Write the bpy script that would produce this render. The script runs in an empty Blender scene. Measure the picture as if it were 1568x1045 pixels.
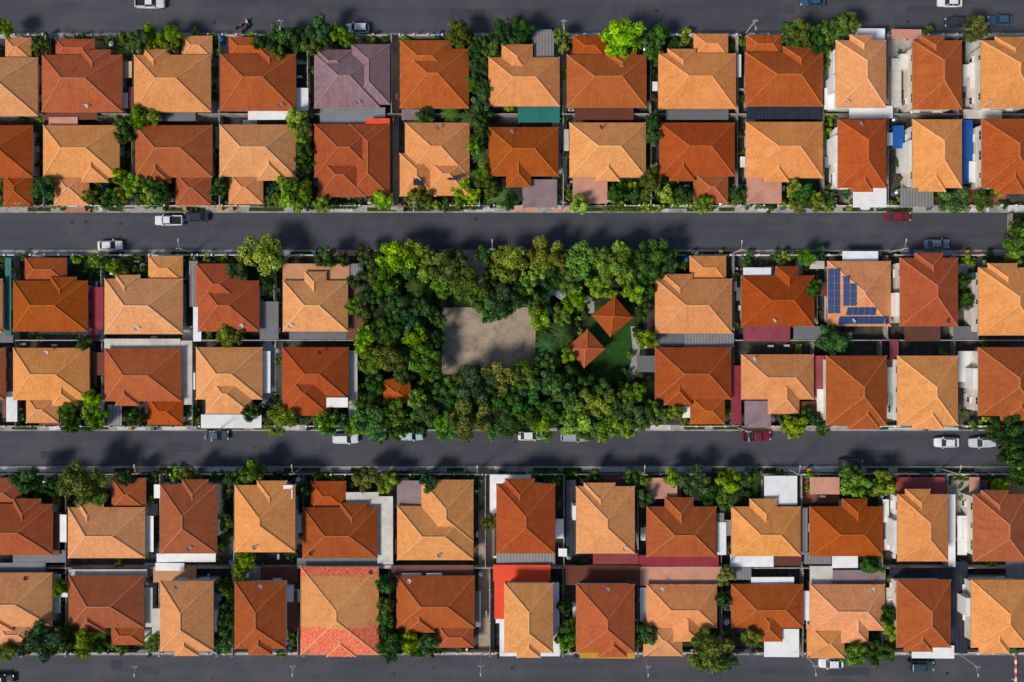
import bpy, math, random
import numpy as np
from mathutils import Vector
R=random.Random(7)
sc=bpy.context.scene
S=0.12; CX=784.0; CY=522.5; H=146.3
def P(px,py,z=0.0):
    k=(H-z)/H*S
    return ((px-CX)*k, -(py-CY)*k)
def rectw(r,z=0.0):
    a=P(r[0],r[3],z); b=P(r[2],r[1],z)
    return (a[0],a[1],b[0],b[1])
# ---------------------------------------------------------------- materials
def newmat(name):
    m=bpy.data.materials.new(name); m.use_nodes=True
    nt=m.node_tree; b=nt.nodes['Principled BSDF']
    return m,nt,b
def N(nt,t,**k):
    n=nt.nodes.new(t)
    for a,v in k.items(): setattr(n,a,v)
    return n
def noise(nt,vec,scale,detail=4,rough=.6):
    n=N(nt,'ShaderNodeTexNoise'); n.inputs['Scale'].default_value=scale
    n.inputs['Detail'].default_value=detail; n.inputs['Roughness'].default_value=rough
    if vec is not None: nt.links.new(vec,n.inputs['Vector'])
    return n.outputs['Fac']
def ramp(nt,fac,stops):
    r=N(nt,'ShaderNodeValToRGB'); e=r.color_ramp.elements
    e[0].position=stops[0][0]; e[0].color=(*stops[0][1],1)
    e[1].position=stops[-1][0]; e[1].color=(*stops[-1][1],1)
    for p,c in stops[1:-1]:
        x=e.new(p); x.color=(*c,1)
    nt.links.new(fac,r.inputs['Fac']); return r.outputs['Color']
def mix(nt,a,b,fac,blend='MIX'):
    n=N(nt,'ShaderNodeMix',data_type='RGBA',blend_type=blend)
    for s,v in ((n.inputs[6],a),(n.inputs[7],b),(n.inputs[0],fac)):
        if isinstance(v,bpy.types.NodeSocket): nt.links.new(v,s)
        elif isinstance(v,(int,float)): s.default_value=v
        else: s.default_value=(*v,1)
    return n.outputs[2]
def math_(nt,op,a,b=0.0):
    n=N(nt,'ShaderNodeMath',operation=op)
    for s,v in ((n.inputs[0],a),(n.inputs[1],b)):
        if isinstance(v,bpy.types.NodeSocket): nt.links.new(v,s)
        else: s.default_value=v
    return n.outputs[0]
def sc3(c,k): return tuple(min(1,x*k) for x in c)
def objvar(nt,col,hv=.012,vv=.18,sv=.1):
    oi=N(nt,'ShaderNodeObjectInfo'); h=N(nt,'ShaderNodeHueSaturation')
    r=oi.outputs['Random']
    nt.links.new(math_(nt,'ADD',math_(nt,'MULTIPLY',r,2*hv),.5-hv),h.inputs['Hue'])
    r2=math_(nt,'FRACT',math_(nt,'MULTIPLY',r,17.3))
    nt.links.new(math_(nt,'ADD',math_(nt,'MULTIPLY',r2,2*vv),1-vv),h.inputs['Value'])
    r3=math_(nt,'FRACT',math_(nt,'MULTIPLY',r,41.7))
    nt.links.new(math_(nt,'ADD',math_(nt,'MULTIPLY',r3,2*sv),1-sv),h.inputs['Saturation'])
    nt.links.new(col,h.inputs['Color']); return h.outputs['Color']
def simple(name,base,rough=.8,var=.22,scale=.8,metal=0,ov=0,wave=0,wdir='X',spec=.3,stain=0):
    m,nt,b=newmat(name); g=N(nt,'ShaderNodeNewGeometry').outputs['Position']
    c=ramp(nt,noise(nt,g,scale,8,.65),[(.3,sc3(base,1-var)),(.7,sc3(base,1+var))])
    c=mix(nt,c,sc3(base,.6),math_(nt,'MULTIPLY',ramp(nt,noise(nt,g,scale*6,3),[(.5,(0,0,0)),(.75,(1,1,1))]),.35))
    if stain: c=mix(nt,c,(.03,.03,.025),math_(nt,'MULTIPLY',ramp(nt,noise(nt,g,.35,6,.7),[(.48,(0,0,0)),(.68,(1,1,1))]),stain))
    if wave:
        w=N(nt,'ShaderNodeTexWave',bands_direction=wdir); w.inputs['Scale'].default_value=wave
        nt.links.new(g,w.inputs['Vector'])
        c=mix(nt,c,sc3(base,.35),math_(nt,'MULTIPLY',w.outputs['Fac'],.55))
    if ov: c=objvar(nt,c,.01,ov,.1)
    nt.links.new(c,b.inputs['Base Color']); b.inputs['Roughness'].default_value=rough
    b.inputs['Metallic'].default_value=metal; b.inputs['Specular IOR Level'].default_value=spec
    return m
def tile(name,base,stain=.5,red=None,vv=.09):
    m,nt,b=newmat(name)
    uv=N(nt,'ShaderNodeUVMap',uv_map='UVMap').outputs['UV']
    g=N(nt,'ShaderNodeNewGeometry').outputs['Position']
    br=N(nt,'ShaderNodeTexBrick'); nt.links.new(uv,br.inputs['Vector'])
    br.inputs['Scale'].default_value=1; br.inputs['Brick Width'].default_value=.33
    br.inputs['Row Height'].default_value=.33; br.inputs['Mortar Size'].default_value=.022
    br.inputs['Mortar Smooth'].default_value=.6
    br.inputs['Color1'].default_value=(*sc3(base,.86),1); br.inputs['Color2'].default_value=(*sc3(base,1.12),1)
    br.inputs['Mortar'].default_value=(*sc3(base,.7),1)
    c=br.outputs['Color']
    mp=N(nt,'ShaderNodeMapping'); mp.inputs['Scale'].default_value=(1.3,.2,1); nt.links.new(uv,mp.inputs['Vector'])
    st=noise(nt,mp.outputs['Vector'],1.0,6,.65)
    c=mix(nt,c,tuple(x*y for x,y in zip(base,(.55,.46,.48))),math_(nt,'MULTIPLY',ramp(nt,st,[(.42,(0,0,0)),(.72,(1,1,1))]),stain))
    c=mix(nt,c,tuple(min(1,x*y) for x,y in zip(base,(1.1,1.22,1.3))),math_(nt,'MULTIPLY',ramp(nt,noise(nt,g,.3,6,.7),[(.45,(0,0,0)),(.7,(1,1,1))]),.55))
    c=mix(nt,c,tuple(x*.3 for x in base),math_(nt,'MULTIPLY',ramp(nt,noise(nt,g,.9,8,.78),[(.55,(0,0,0)),(.74,(1,1,1))]),stain*.9))
    if red:
        sx=N(nt,'ShaderNodeSeparateXYZ'); nt.links.new(g,sx.inputs[0])
        nz=math_(nt,'MULTIPLY',noise(nt,g,.5,2),3.0)
        yy=math_(nt,'ADD',sx.outputs['Y'],nz)
        f1=math_(nt,'LESS_THAN',yy,red[0]+1.5); f2=math_(nt,'GREATER_THAN',yy,red[1]+1.5)
        f=math_(nt,'MAXIMUM',f1,f2)
        rc=mix(nt,(.66,.09,.045),(.82,.24,.15),ramp(nt,noise(nt,g,3,5),[(.4,(0,0,0)),(.6,(1,1,1))]))
        c=mix(nt,c,rc,f)
    c=objvar(nt,c,.004,vv,.05)
    nt.links.new(c,b.inputs['Base Color']); b.inputs['Roughness'].default_value=.8
    b.inputs['Specular IOR Level'].default_value=.15
    bp=N(nt,'ShaderNodeBump'); bp.inputs['Strength'].default_value=.4; bp.inputs['Distance'].default_value=.05
    bp.invert=True
    nt.links.new(br.outputs['Fac'],bp.inputs['Height']); nt.links.new(bp.outputs['Normal'],b.inputs['Normal'])
    return m
TAN=(.72,.30,.108); ORG=(.395,.092,.024); GRY=(.25,.155,.17)
M={}
M['T']=tile('tan_clay_tile',TAN,.35,vv=.07); M['O']=tile('terracotta_tile',ORG,.5,vv=.14); M['G']=tile('grey_tile',GRY,.65)
M['R']=tile('painted_red_tile',TAN,.3,red=(-(960-CY)*S*.97,-(884-CY)*S*.97))
M['Tc']=simple('tan_ridge_cap',(.76,.37,.17),.7,.2,2,ov=.06); M['Oc']=simple('terracotta_ridge_cap',(.45,.135,.045),.7,.25,2,ov=.06)
M['Gc']=simple('grey_ridge_cap',(.31,.2,.2),.7,.2,2); M['Rc']=M['Tc']
M['fascia']=simple('fascia_paint',(.42,.3,.22),.6)
M['wall']=simple('cream_stucco',(.66,.6,.52),.9,.1,.5,ov=.12,stain=.15)
M['wallw']=simple('white_stucco',(.78,.77,.75),.9,.08,.5,ov=.06,stain=.12)
M['frame']=simple('window_frame_white',(.7,.7,.68),.5,.05)
m,nt,b=newmat('window_glass'); b.inputs['Base Color'].default_value=(.02,.03,.04,1); b.inputs['Roughness'].default_value=.08; M['glass']=m
M['white']=simple('white_sheet_roof',(.82,.82,.81),.6,.06,.6,ov=.06,stain=.15)
M['cream']=simple('cream_sheet_roof',(.6,.57,.5),.7,.15,.6,stain=.25)
M['grey']=simple('grey_corrugated',(.2,.2,.215),.6,.2,.7,wave=1.1,ov=.25,stain=.3)
M['greyy']=simple('grey_corrugated_y',(.22,.23,.25),.6,.2,.7,wave=1.1,wdir='Y',ov=.25,stain=.3)
M['lilac']=simple('lilac_sheet',(.27,.19,.195),.7,.12,.6,stain=.3)
M['pink']=simple('pink_tile_flat',(.6,.29,.2),.8,.2,.7,stain=.3)
M['crimson']=simple('crimson_sheet',(.28,.04,.05),.6,.2,.6,ov=.12,stain=.3)
M['red']=simple('red_sheet',(.8,.07,.02),.55,.12,.8)
M['brown']=simple('redbrown_sheet',(.19,.065,.04),.7,.25,.7,wave=1.2,ov=.25,stain=.3)
M['tanf']=simple('tan_flat_sheet',(.58,.28,.14),.8,.15,.7,stain=.3)
M['teal']=simple('teal_sheet',(.03,.2,.17),.5,.2,.7,wave=1.0,stain=.2)
M['blue']=simple('blue_tarp',(.015,.1,.38),.5,.2,.8)
M['dark']=simple('dark_polycarbonate',(.035,.04,.06),.3,.3,.8,wave=.5)
M['yellow']=simple('yellow_awning',(.5,.27,.02),.7,.2,.8)
M['slat']=simple('pergola_slats',(.3,.28,.28),.7,.15,.7,wave=.55,ov=.15)
M['post']=simple('steel_post',(.35,.35,.36),.5)
M['bound']=simple('boundary_wall_plaster',(.36,.33,.3),.9,.25,.8,ov=.3,stain=.6)
M['walk']=simple('sidewalk_concrete',(.36,.34,.31),.9,.25,.5,stain=.65)
M['kerb']=simple('kerb_concrete',(.38,.36,.34),.9,.3,.8,stain=.6)
M['drive']=simple('driveway_concrete',(.38,.35,.32),.9,.2,.6,ov=.25,stain=.5)
M['paveT']=simple('terracotta_paving',(.42,.18,.11),.85,.2,.7,ov=.2,stain=.4)
M['pavew']=simple('pale_paving',(.6,.6,.57),.85,.15,.6,stain=.3)
M['sand']=simple('sandy_yard',(.58,.43,.24),.95,.2,.8,stain=.3)
M['court']=simple('court_concrete',(.38,.30,.22),.95,.25,.25,stain=.45)
M['dirt']=simple('garden_soil',(.09,.06,.035),.95,.3,1.2)
def grassmat(name,a,b2,c3):
    m,nt,b=newmat(name); g=N(nt,'ShaderNodeNewGeometry').outputs['Position']
    c=ramp(nt,noise(nt,g,1.1,8,.75),[(.32,a),(.52,b2),(.72,c3)])
    c=mix(nt,c,sc3(a,.5),math_(nt,'MULTIPLY',ramp(nt,noise(nt,g,5,4),[(.45,(0,0,0)),(.7,(1,1,1))]),.6))
    nt.links.new(c,b.inputs['Base Color']); b.inputs['Roughness'].default_value=1; b.inputs['Specular IOR Level'].default_value=.1
    return m
M['grass']=grassmat('lawn_grass',(.018,.035,.01),(.035,.07,.015),(.07,.11,.02))
M['parkfloor']=grassmat('park_undergrowth',(.015,.026,.01),(.03,.05,.015),(.09,.075,.04))
M['block']=grassmat('yard_ground',(.035,.033,.028),(.075,.068,.058),(.15,.13,.11))
# asphalt
m,nt,b=newmat('asphalt'); g=N(nt,'ShaderNodeNewGeometry').outputs['Position']
mp=N(nt,'ShaderNodeMapping'); mp.inputs['Scale'].default_value=(.035,.5,1); nt.links.new(g,mp.inputs['Vector'])
c=ramp(nt,noise(nt,mp.outputs['Vector'],1,8,.6),[(.3,(.042,.044,.058)),(.7,(.068,.070,.086))])
c=mix(nt,c,(.11,.105,.105),math_(nt,'MULTIPLY',ramp(nt,noise(nt,g,.11,9,.72),[(.48,(0,0,0)),(.72,(1,1,1))]),.5))
c=mix(nt,c,(.033,.034,.043),math_(nt,'MULTIPLY',ramp(nt,noise(nt,g,.7,8,.75),[(.52,(0,0,0)),(.7,(1,1,1))]),.4))
c=mix(nt,c,(.12,.12,.125),math_(nt,'MULTIPLY',ramp(nt,noise(nt,g,9,2,.7),[(.6,(0,0,0)),(.8,(1,1,1))]),.3))
nt.links.new(c,b.inputs['Base Color']); b.inputs['Roughness'].default_value=.9; M['asphalt']=m
def leafmat(name,base):
    m,nt,b=newmat(name)
    at=N(nt,'ShaderNodeAttribute',attribute_name='Col').outputs['Color']
    c=mix(nt,at,base,1.0,'MULTIPLY')
    c=objvar(nt,c,.024,.38,.08)
    nt.links.new(c,b.inputs['Base Color']); b.inputs['Roughness'].default_value=.6; b.inputs['Specular IOR Level'].default_value=.2
    tr=N(nt,'ShaderNodeBsdfTranslucent'); nt.links.new(c,tr.inputs['Color']); ms=N(nt,'ShaderNodeMixShader'); ms.inputs[0].default_value=.22
    nt.links.new(b.outputs[0],ms.inputs[1]); nt.links.new(tr.outputs[0],ms.inputs[2]); nt.links.new(ms.outputs[0],nt.nodes['Material Output'].inputs['Surface'])
    return m
LM=[leafmat('foliage_mid',(.115,.225,.018)),leafmat('foliage_dark',(.05,.125,.018)),leafmat('foliage_bright',(.21,.345,.018)),
    leafmat('foliage_olive',(.155,.195,.026)),leafmat('foliage_cool',(.065,.155,.04))]
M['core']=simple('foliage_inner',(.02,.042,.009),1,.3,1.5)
M['bark']=simple('tree_bark',(.1,.07,.045),.95,.3,2)
# ---------------------------------------------------------------- mesh builder
class MB:
    def __init__(s): s.v=[];s.f=[];s.m=[]
    def face(s,pts,mi=0):
        i=len(s.v); s.v+= [tuple(p) for p in pts]; s.f.append(tuple(range(i,i+len(pts)))); s.m.append(mi)
    def box(s,x0,y0,z0,x1,y1,z1,mi=0):
        i=len(s.v)
        s.v+=[(x0,y0,z0),(x1,y0,z0),(x1,y1,z0),(x0,y1,z0),(x0,y0,z1),(x1,y0,z1),(x1,y1,z1),(x0,y1,z1)]
        for q in ((3,2,1,0),(4,5,6,7),(0,1,5,4),(1,2,6,5),(2,3,7,6),(3,0,4,7)):
            s.f.append(tuple(i+k for k in q)); s.m.append(mi)
    def hexa(s,b4,t4,mi=0):
        i=len(s.v); s.v+=[tuple(p) for p in b4]+[tuple(p) for p in t4]
        for q in ((3,2,1,0),(4,5,6,7),(0,1,5,4),(1,2,6,5),(2,3,7,6),(3,0,4,7)):
            s.f.append(tuple(i+k for k in q)); s.m.append(mi)
    def tube(s,a,b,r0,r1,n=8,mi=0,cap=True):
        a=Vector(a);b=Vector(b);d=(b-a).normalized()
        u=d.orthogonal().normalized(); w=d.cross(u); i=len(s.v)
        for p,r in ((a,r0),(b,r1)):
            for k in range(n):
                t=2*math.pi*k/n; s.v.append(tuple(p+u*(r*math.cos(t))+w*(r*math.sin(t))))
        for k in range(n):
            s.f.append((i+k,i+(k+1)%n,i+n+(k+1)%n,i+n+k)); s.m.append(mi)
        if cap:
            s.f.append(tuple(i+k for k in range(n))[::-1]); s.m.append(mi)
            s.f.append(tuple(i+n+k for k in range(n))); s.m.append(mi)
    def cap(s,a,b,w=.15,h=.09,mi=1):
        a=Vector(a);b=Vector(b);d=(b-a)
        if d.length<.05: return
        d.normalize(); sd=d.cross(Vector((0,0,1))).normalized(); u=sd.cross(d)
        dn=Vector((0,0,-.1))
        A=[a-sd*w+dn,a-sd*w*.5+u*h,a+sd*w*.5+u*h,a+sd*w+dn]; B=[b-sd*w+dn,b-sd*w*.5+u*h,b+sd*w*.5+u*h,b+sd*w+dn]
        for k in range(3): s.face([A[k],A[k+1],B[k+1],B[k]],mi)
        s.face(A[::-1],mi); s.face(B,mi)
    def mesh(s,name,mats,uv=False,smooth=False):
        me=bpy.data.meshes.new(name); me.from_pydata(s.v,[],s.f)
        for m in mats: me.materials.append(m)
        me.polygons.foreach_set('material_index',s.m)
        if smooth: me.polygons.foreach_set('use_smooth',[True]*len(s.f))
        if uv:
            l=me.uv_layers.new(name='UVMap'); Z=Vector((0,0,1))
            for p in me.polygons:
                n=p.normal; t=Z.cross(n)
                t=t.normalized() if t.length>1e-3 else Vector((1,0,0)); w=n.cross(t)
                for li in p.loop_indices:
                    co=me.vertices[me.loops[li].vertex_index].co
                    l.data[li].uv=(co.dot(t),co.dot(w))
        me.update(); return me
    def obj(s,name,mats,parent=None,uv=False,smooth=False):
        o=bpy.data.objects.new(name,s.mesh(name,mats,uv,smooth)); sc.collection.objects.link(o)
        if parent: o.parent=parent
        return o
def empty(name):
    o=bpy.data.objects.new(name,None); sc.collection.objects.link(o); return o
# ---------------------------------------------------------------- ground
b=MB(); b.face([(-1500,-1500,0),(1500,-1500,0),(1500,1500,0),(-1500,1500,0)]); b.obj('ground',[M['block']])
def sheet(name,r,z,mat):
    x0,y0,x1,y1=rectw(r); b=MB(); b.face([(x0,y0,z),(x1,y0,z),(x1,y1,z),(x0,y1,z)]); return b.obj(name,[mat])
LX,RX=-420,1990
BLK=[(-330,-12),(51,326),(383,660),(714,1003),(1060,1400)]
for y0,y1 in ((-12,51),(326,383),(660,714),(1003,1060)):
    sheet('asphalt_road',(LX,y0,RX,y1),.004,M['asphalt'])
for y0,y1 in BLK:
    x0,a,x1,c_=rectw((LX,y0,RX,y1)); b=MB(); b.box(x0,a+.16,0,x1,c_-.16,.12); b.obj('yard_ground',[M['block']])
    for yy in (a,c_-.16):
        b=MB(); xx=x0
        while xx<x1:
            b.box(xx,yy,0,xx+2.98,yy+.16,.135+R.uniform(-.01,.01)); xx+=3
        b.obj('kerb',[M['kerb']])
    for s0,s1 in ((y0+1.6,y0+9),(y1-9,y1-1.6)):
        sheet('sidewalk',(LX,s0,RX,s1),.124,M['walk'])
        x=-200
        while x<1800:
            w=R.uniform(20,60)
            if R.random()<.42: sheet('grass_verge',(x,s0+1,x+w,s1-.5),.128,M['grass'])
            elif R.random()<.65: sheet('driveway_apron',(x,s0,x+w*.8,s1),.128,R.choice([M['drive'],M['cream'],M['pavew'],M['pink'],M['pavew']]))
            x+=w+R.uniform(2,20)
for i in range(14):
    y=R.choice([16,350,684,1021]); x=R.uniform(0,1500); w=R.uniform(15,70)
    y=y+R.uniform(-12,8)
    sheet('road_repair_patch',(x,y,x+w,y+R.uniform(8,16)),.008+.0012*i,simple('asphalt_patch',(.052+R.uniform(-.006,.014),)*2+(.07,),.95,.2,1.5))
# ---------------------------------------------------------------- houses
def hip(b,caps,r,z,sl,mi=0,fi=2,back=None):
    x0,y0,x1,y1=r; w=x1-x0; d=y1-y0
    if abs(w-d)<.3:
        x1+=.15;x0-=.15;w=x1-x0
    th=.2
    if w>=d:
        h=d/2*sl; A=(x0+d/2,(y0+y1)/2,z+h); B=(x1-d/2,(y0+y1)/2,z+h)
        c=[(x0,y0,z),(x1,y0,z),(x1,y1,z),(x0,y1,z)]
        b.face([c[0],c[1],B,A],mi); b.face([c[1],c[2],B],mi); b.face([c[2],c[3],A,B],mi); b.face([c[3],c[0],A],mi)
        es=[(c[0],A),(c[3],A),(c[1],B),(c[2],B),(A,B)]
    else:
        h=w/2*sl; A=((x0+x1)/2,y0+w/2,z+h); B=((x0+x1)/2,y1-w/2,z+h)
        c=[(x0,y0,z),(x1,y0,z),(x1,y1,z),(x0,y1,z)]
        b.face([c[0],c[1],A],mi); b.face([c[1],c[2],B,A],mi); b.face([c[2],c[3],B],mi); b.face([c[3],c[0],A,B],mi)
        es=[(c[0],A),(c[1],A),(c[2],B),(c[3],B),(A,B)]
    for e in es: b.cap(e[0],e[1],mi=1)
    lo=[(p[0],p[1],p[2]-th) for p in c]
    for k in range(4): b.face([lo[k],lo[(k+1)%4],c[(k+1)%4],c[k]],fi)
    b.face(lo[::-1],fi)
def window(b,wall,u,z,w,h,r):
    x0,y0,x1,y1=r; f=.07
    def bx(u0,z0,u1,z1,d,mi):
        if wall=='L': b.box(x0-d,u0,z0,x0+.02,u1,z1,mi)
        if wall=='R': b.box(x1-.02,u0,z0,x1+d,u1,z1,mi)
        if wall=='B': b.box(u0,y0-d,z0,u1,y0+.02,z1,mi)
        if wall=='T': b.box(u0,y1-.02,z0,u1,y1+d,z1,mi)
    bx(u-w/2,z,u+w/2,z+h,.03,1)
    bx(u-w/2-f,z-f,u-w/2,z+h+f,.08,0); bx(u+w/2,z-f,u+w/2+f,z+h+f,.08,0)
    bx(u-w/2,z-f,u+w/2,z,.08,0); bx(u-w/2,z+h,u+w/2,z+h+f,.08,0); bx(u-.03,z,u+.03,z+h,.06,0)
    bx(u-w/2-.15,z+h+f+.06,u+w/2+.15,z+h+f+.14,.35,0)
HW=[]
def house(row,main,col,side,st=1,wing=None,wcol=None,bump=True,sub=None,slope=None):
    ez=3.5 if st==1 else 5.9
    sl=slope or R.uniform(.54,.62)
    root=empty('tiled_roof_house'); r=rectw(main,ez); x0,y0,x1,y1=r
    rb=MB(); hip(rb,None,r,ez,sl); w=x1-x0; d=y1-y0
    if sub:
        for q in sub:
            qr=rectw(q,ez+.03); hip(rb,None,qr,ez+.03,sl)
    elif bump:
        if wing: wc=(wing[0]+wing[2])/2; fr=.3 if wc>(main[0]+main[2])/2 else .68
        else: fr=R.choice([.4,.5,.62])
        bw=w*(.36 if st==1 else .5)*R.uniform(.85,1.1); cx=x0+w*fr
        if st==2: cx=min(max(cx,x0+bw/2+.3),x1-bw/2-.3)
        pr=R.uniform(.6,1.1); dd=d*.55
        q=(cx-bw/2,y1-dd,cx+bw/2,y1+pr) if side>0 else (cx-bw/2,y0-pr,cx+bw/2,y0+dd)
        hip(rb,None,q,ez+.03,sl)
    rm=[M[col],M[col+'c'],M['fascia']]
    ro=rb.obj('roof',rm,root,uv=True)
    ins=.75; wr=(x0+ins,y0+ins,x1-ins,y1-ins); wm=R.choice([M['wall'],M['wall'],M['wallw']])
    wb=MB(); wb.box(wr[0],wr[1],.1,wr[2],wr[3],ez-.1)
    if sub:
        for q in sub:
            a=rectw(q,ez); wb.box(a[0]+.7,a[1]+.7,.11,a[2]-.7,a[3]-.7,ez-.12)
    if st==2:
        for k in (2.9,): wb.box(wr[0]-.06,wr[1]-.06,k,wr[2]+.06,wr[3]+.06,k+.18)
    wn=MB()
    for wall in 'LRTB':
        a,c_=(wr[1],wr[3]) if wall in 'LR' else (wr[0],wr[2])
        n=max(2,int((c_-a)/3.0))
        for k in range(n):
            u=a+(c_-a)*(k+.5)/n
            for z in ([1.1] if st==1 else [1.1,3.9]):
                if R.random()<.8: window(wn,wall,u,z,R.choice([1.2,1.6,.8]),1.2,wr)
    wb.obj('walls',[wm],root); wn.obj('windows',[M['frame'],M['glass']],root)
    if wing:
        wz=2.75; q=rectw(wing,wz); wb=MB(); hip(wb,None,q,wz,.46)
        wc=wcol or col; wb.obj('carport_roof',[M[wc],M[wc+'c'],M['fascia']],root,uv=True)
        cb=MB(); i=.5
        for px_ in (q[0]+i,q[2]-i-.3):
            for py_ in (q[1]+i,q[3]-i-.3): cb.box(px_,py_,.1,px_+.3,py_+.3,wz-.1)
        if side>0: cb.box(q[0]+i,q[1]+i+.3,.1,q[2]-i,q[1]+i+.5,wz-.15)
        else: cb.box(q[0]+i,q[3]-i-.5,.1,q[2]-i,q[3]-i-.3,wz-.15)
        cb.obj('carport_posts',[wm],root)
    if st==2:
        cs=-1 if x0>0 else 1
        ab=MB(); L=R.uniform(2.5,5); ya=R.uniform(y0+1,y1-1-L); dp=R.uniform(.7,1.3)
        xa,xb=(wr[0]-dp,wr[0]+.05) if cs<0 else (wr[2]-.05,wr[2]+dp)
        ab.box(xa,ya,.1,xb,ya+L,R.choice([2.7,5.2])); ab.obj('side_bay',[M['wallw']],root)
    HW.append((row,r,main,side,st,wing))
    return root
h=house
# Row A
h('A',(-60,88,58,178),'T',1,wing=(8,58,48,92)); h('A',(64,84,187,172),'O',1,wing=(85,60,145,92))
h('A',(205,84,323,172),'T',1,wing=(278,55,325,90)); h('A',(337,83,453,170),'O',1,wing=(350,57,408,90))
h('A',(481,82,582,166),'G',1,sub=[(538,68,597,160),(484,76,540,120)]); h('A',(612,75,718,166),'O',1,sub=[(612,62,692,120)])
h('A',(748,88,857,163),'T',1,sub=[(768,68,816,120)]); h('A',(868,84,990,165),'O',1,wing=(877,55,930,92))
h('A',(1008,82,1127,167),'T',1,wing=(1062,52,1115,88)); h('A',(1141,80,1260,163),'O',1,wing=(1143,54,1197,86))
h('A',(1280,62,1357,165),'T',1,2); h('A',(1397,62,1473,168),'O',1,2); h('A',(1502,62,1590,165),'T',1,2)
# Row B
h('B',(-60,192,50,272),'O',-1,wing=(5,265,50,317)); h('B',(66,192,183,272),'T',-1,wing=(84,265,135,315))
h('B',(207,192,325,272),'O',-1,wing=(270,265,322,315)); h('B',(336,191,453,271),'T',-1,wing=(350,265,403,313))
h('B',(481,190,580,272),'O',-1,sub=[(535,190,597,300),(487,240,560,302)]); h('B',(620,188,719,272),'T',-1,sub=[(612,235,668,301),(650,240,719,300)])
h('B',(748,195,855,270),'O',-1,sub=[(775,225,813,287)]); h('B',(872,188,989,272),'T',-1)
h('B',(1010,188,1125,270),'O',-1,wing=(1062,265,1115,312)); h('B',(1142,187,1260,273),'T',-1)
h('B',(1283,183,1357,288),'O',-1,2); h('B',(1397,183,1473,288),'T',-1,2); h('B',(1503,182,1590,288),'O',-1,2)
# Row C
h('C',(-110,427,4,510),'T',1,wing=(-100,395,-50,430))
h('C',(20,430,134,508),'O',1,wing=(38,395,102,433)); h('C',(160,427,280,512),'T',1,wing=(227,392,280,432))
h('C',(303,430,397,508),'O',1,sub=[(300,404,376,470)]); h('C',(433,430,533,508),'T',1,sub=[(466,416,500,470)])
h('C',(1003,427,1121,511),'T',1,wing=(1056,392,1112,430)); h('C',(1135,422,1247,500),'O',1,sub=[(1188,408,1222,460)])
h('C',(1267,400,1364,500),'T',1,bump=False,slope=.42); h('C',(1378,395,1467,500),'O',1,2); h('C',(1498,410,1590,514),'T',1,2)
# Row D
h('D',(-110,533,8,613),'O',-1)
h('D',(20,533,137,613),'T',-1,wing=(40,606,90,648)); h('D',(160,534,277,615),'O',-1,wing=(226,608,280,651))
h('D',(300,532,402,612),'T',-1,sub=[(315,570,385,634)]); h('D',(432,532,534,612),'O',-1,sub=[(434,565,505,637)])
h('D',(1003,532,1120,612),'O',-1,wing=(1057,607,1110,650)); h('D',(1135,543,1246,612),'T',-1,sub=[(1176,570,1224,634)])
h('D',(1265,545,1358,652),'O',-1,2); h('D',(1374,545,1467,652),'T',-1,2); h('D',(1498,532,1590,637),'O',-1,2)
# Row E
h('E',(-40,772,80,850),'O',1,wing=(-20,732,32,775)); h('E',(104,777,222,855),'T',1,wing=(172,732,222,780),wcol='O')
h('E',(245,742,332,848),'O',1,2); h('E',(359,743,452,846),'T',1,2)
h('E',(463,777,578,855),'O',1,wing=(475,737,530,780)); h('E',(608,775,725,858),'T',1,sub=[(645,735,725,830)])
h('E',(760,741,850,848),'O',1,2); h('E',(882,745,972,848),'T',1,2)
h('E',(990,776,1097,853),'O',1,sub=[(1018,762,1062,820)]); h('E',(1120,776,1226,852),'T',1,sub=[(1148,764,1190,815)])
h('E',(1240,776,1352,852),'O',1,sub=[(1290,764,1328,815)]); h('E',(1374,757,1452,860),'T',1,2); h('E',(1490,757,1572,860),'O',1,2)
# Row F
h('F',(-40,877,80,960),'T',-1,wing=(-5,952,50,988)); h('F',(105,882,220,962),'O',-1,wing=(170,955,220,988))
h('F',(245,890,327,998),'T',-1,2); h('F',(359,891,438,994),'O',-1,2)
h('F',(460,868,580,1003),'R',-1,sub=[(500,930,545,1006)],slope=.4); h('F',(607,882,727,962),'O',-1,wing=(668,955,725,992))
h('F',(772,893,847,1000),'T',-1,2); h('F',(882,895,972,1000),'O',-1,2)
h('F',(990,895,1098,962),'T',-1,wing=(985,948,1045,1005),sub=[(1030,925,1072,983)]); h('F',(1120,895,1230,962),'O',-1,sub=[(1150,925,1198,983)])
h('F',(1240,895,1355,966),'T',-1,wing=(1237,955,1292,1008),sub=[(1288,925,1330,985)]); h('F',(1373,888,1456,992),'O',-1,2); h('F',(1487,888,1575,992),'T',-1,2)
# neighbouring plots outside the frame
for rw,y0,y1,sd in (('X',-118,-42,-1),('X',1110,1190,1)):
    k=0
    for x in range(-170,1740,132):
        h(rw,(x,y0,x+114,y1),'TO'[k%2],sd,wing=(x+55,y1-6,x+106,y1+20) if sd<0 else (x+55,y0-30,x+106,y0+6)); k+=1
for y0,y1,sd,rw,c_ in ((88,172,1,'Y','O'),(192,272,-1,'Y','T'),(772,852,1,'Y','T'),(880,960,-1,'Y','O')): h(rw,(-190,y0,-78,y1),c_,sd)
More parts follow.
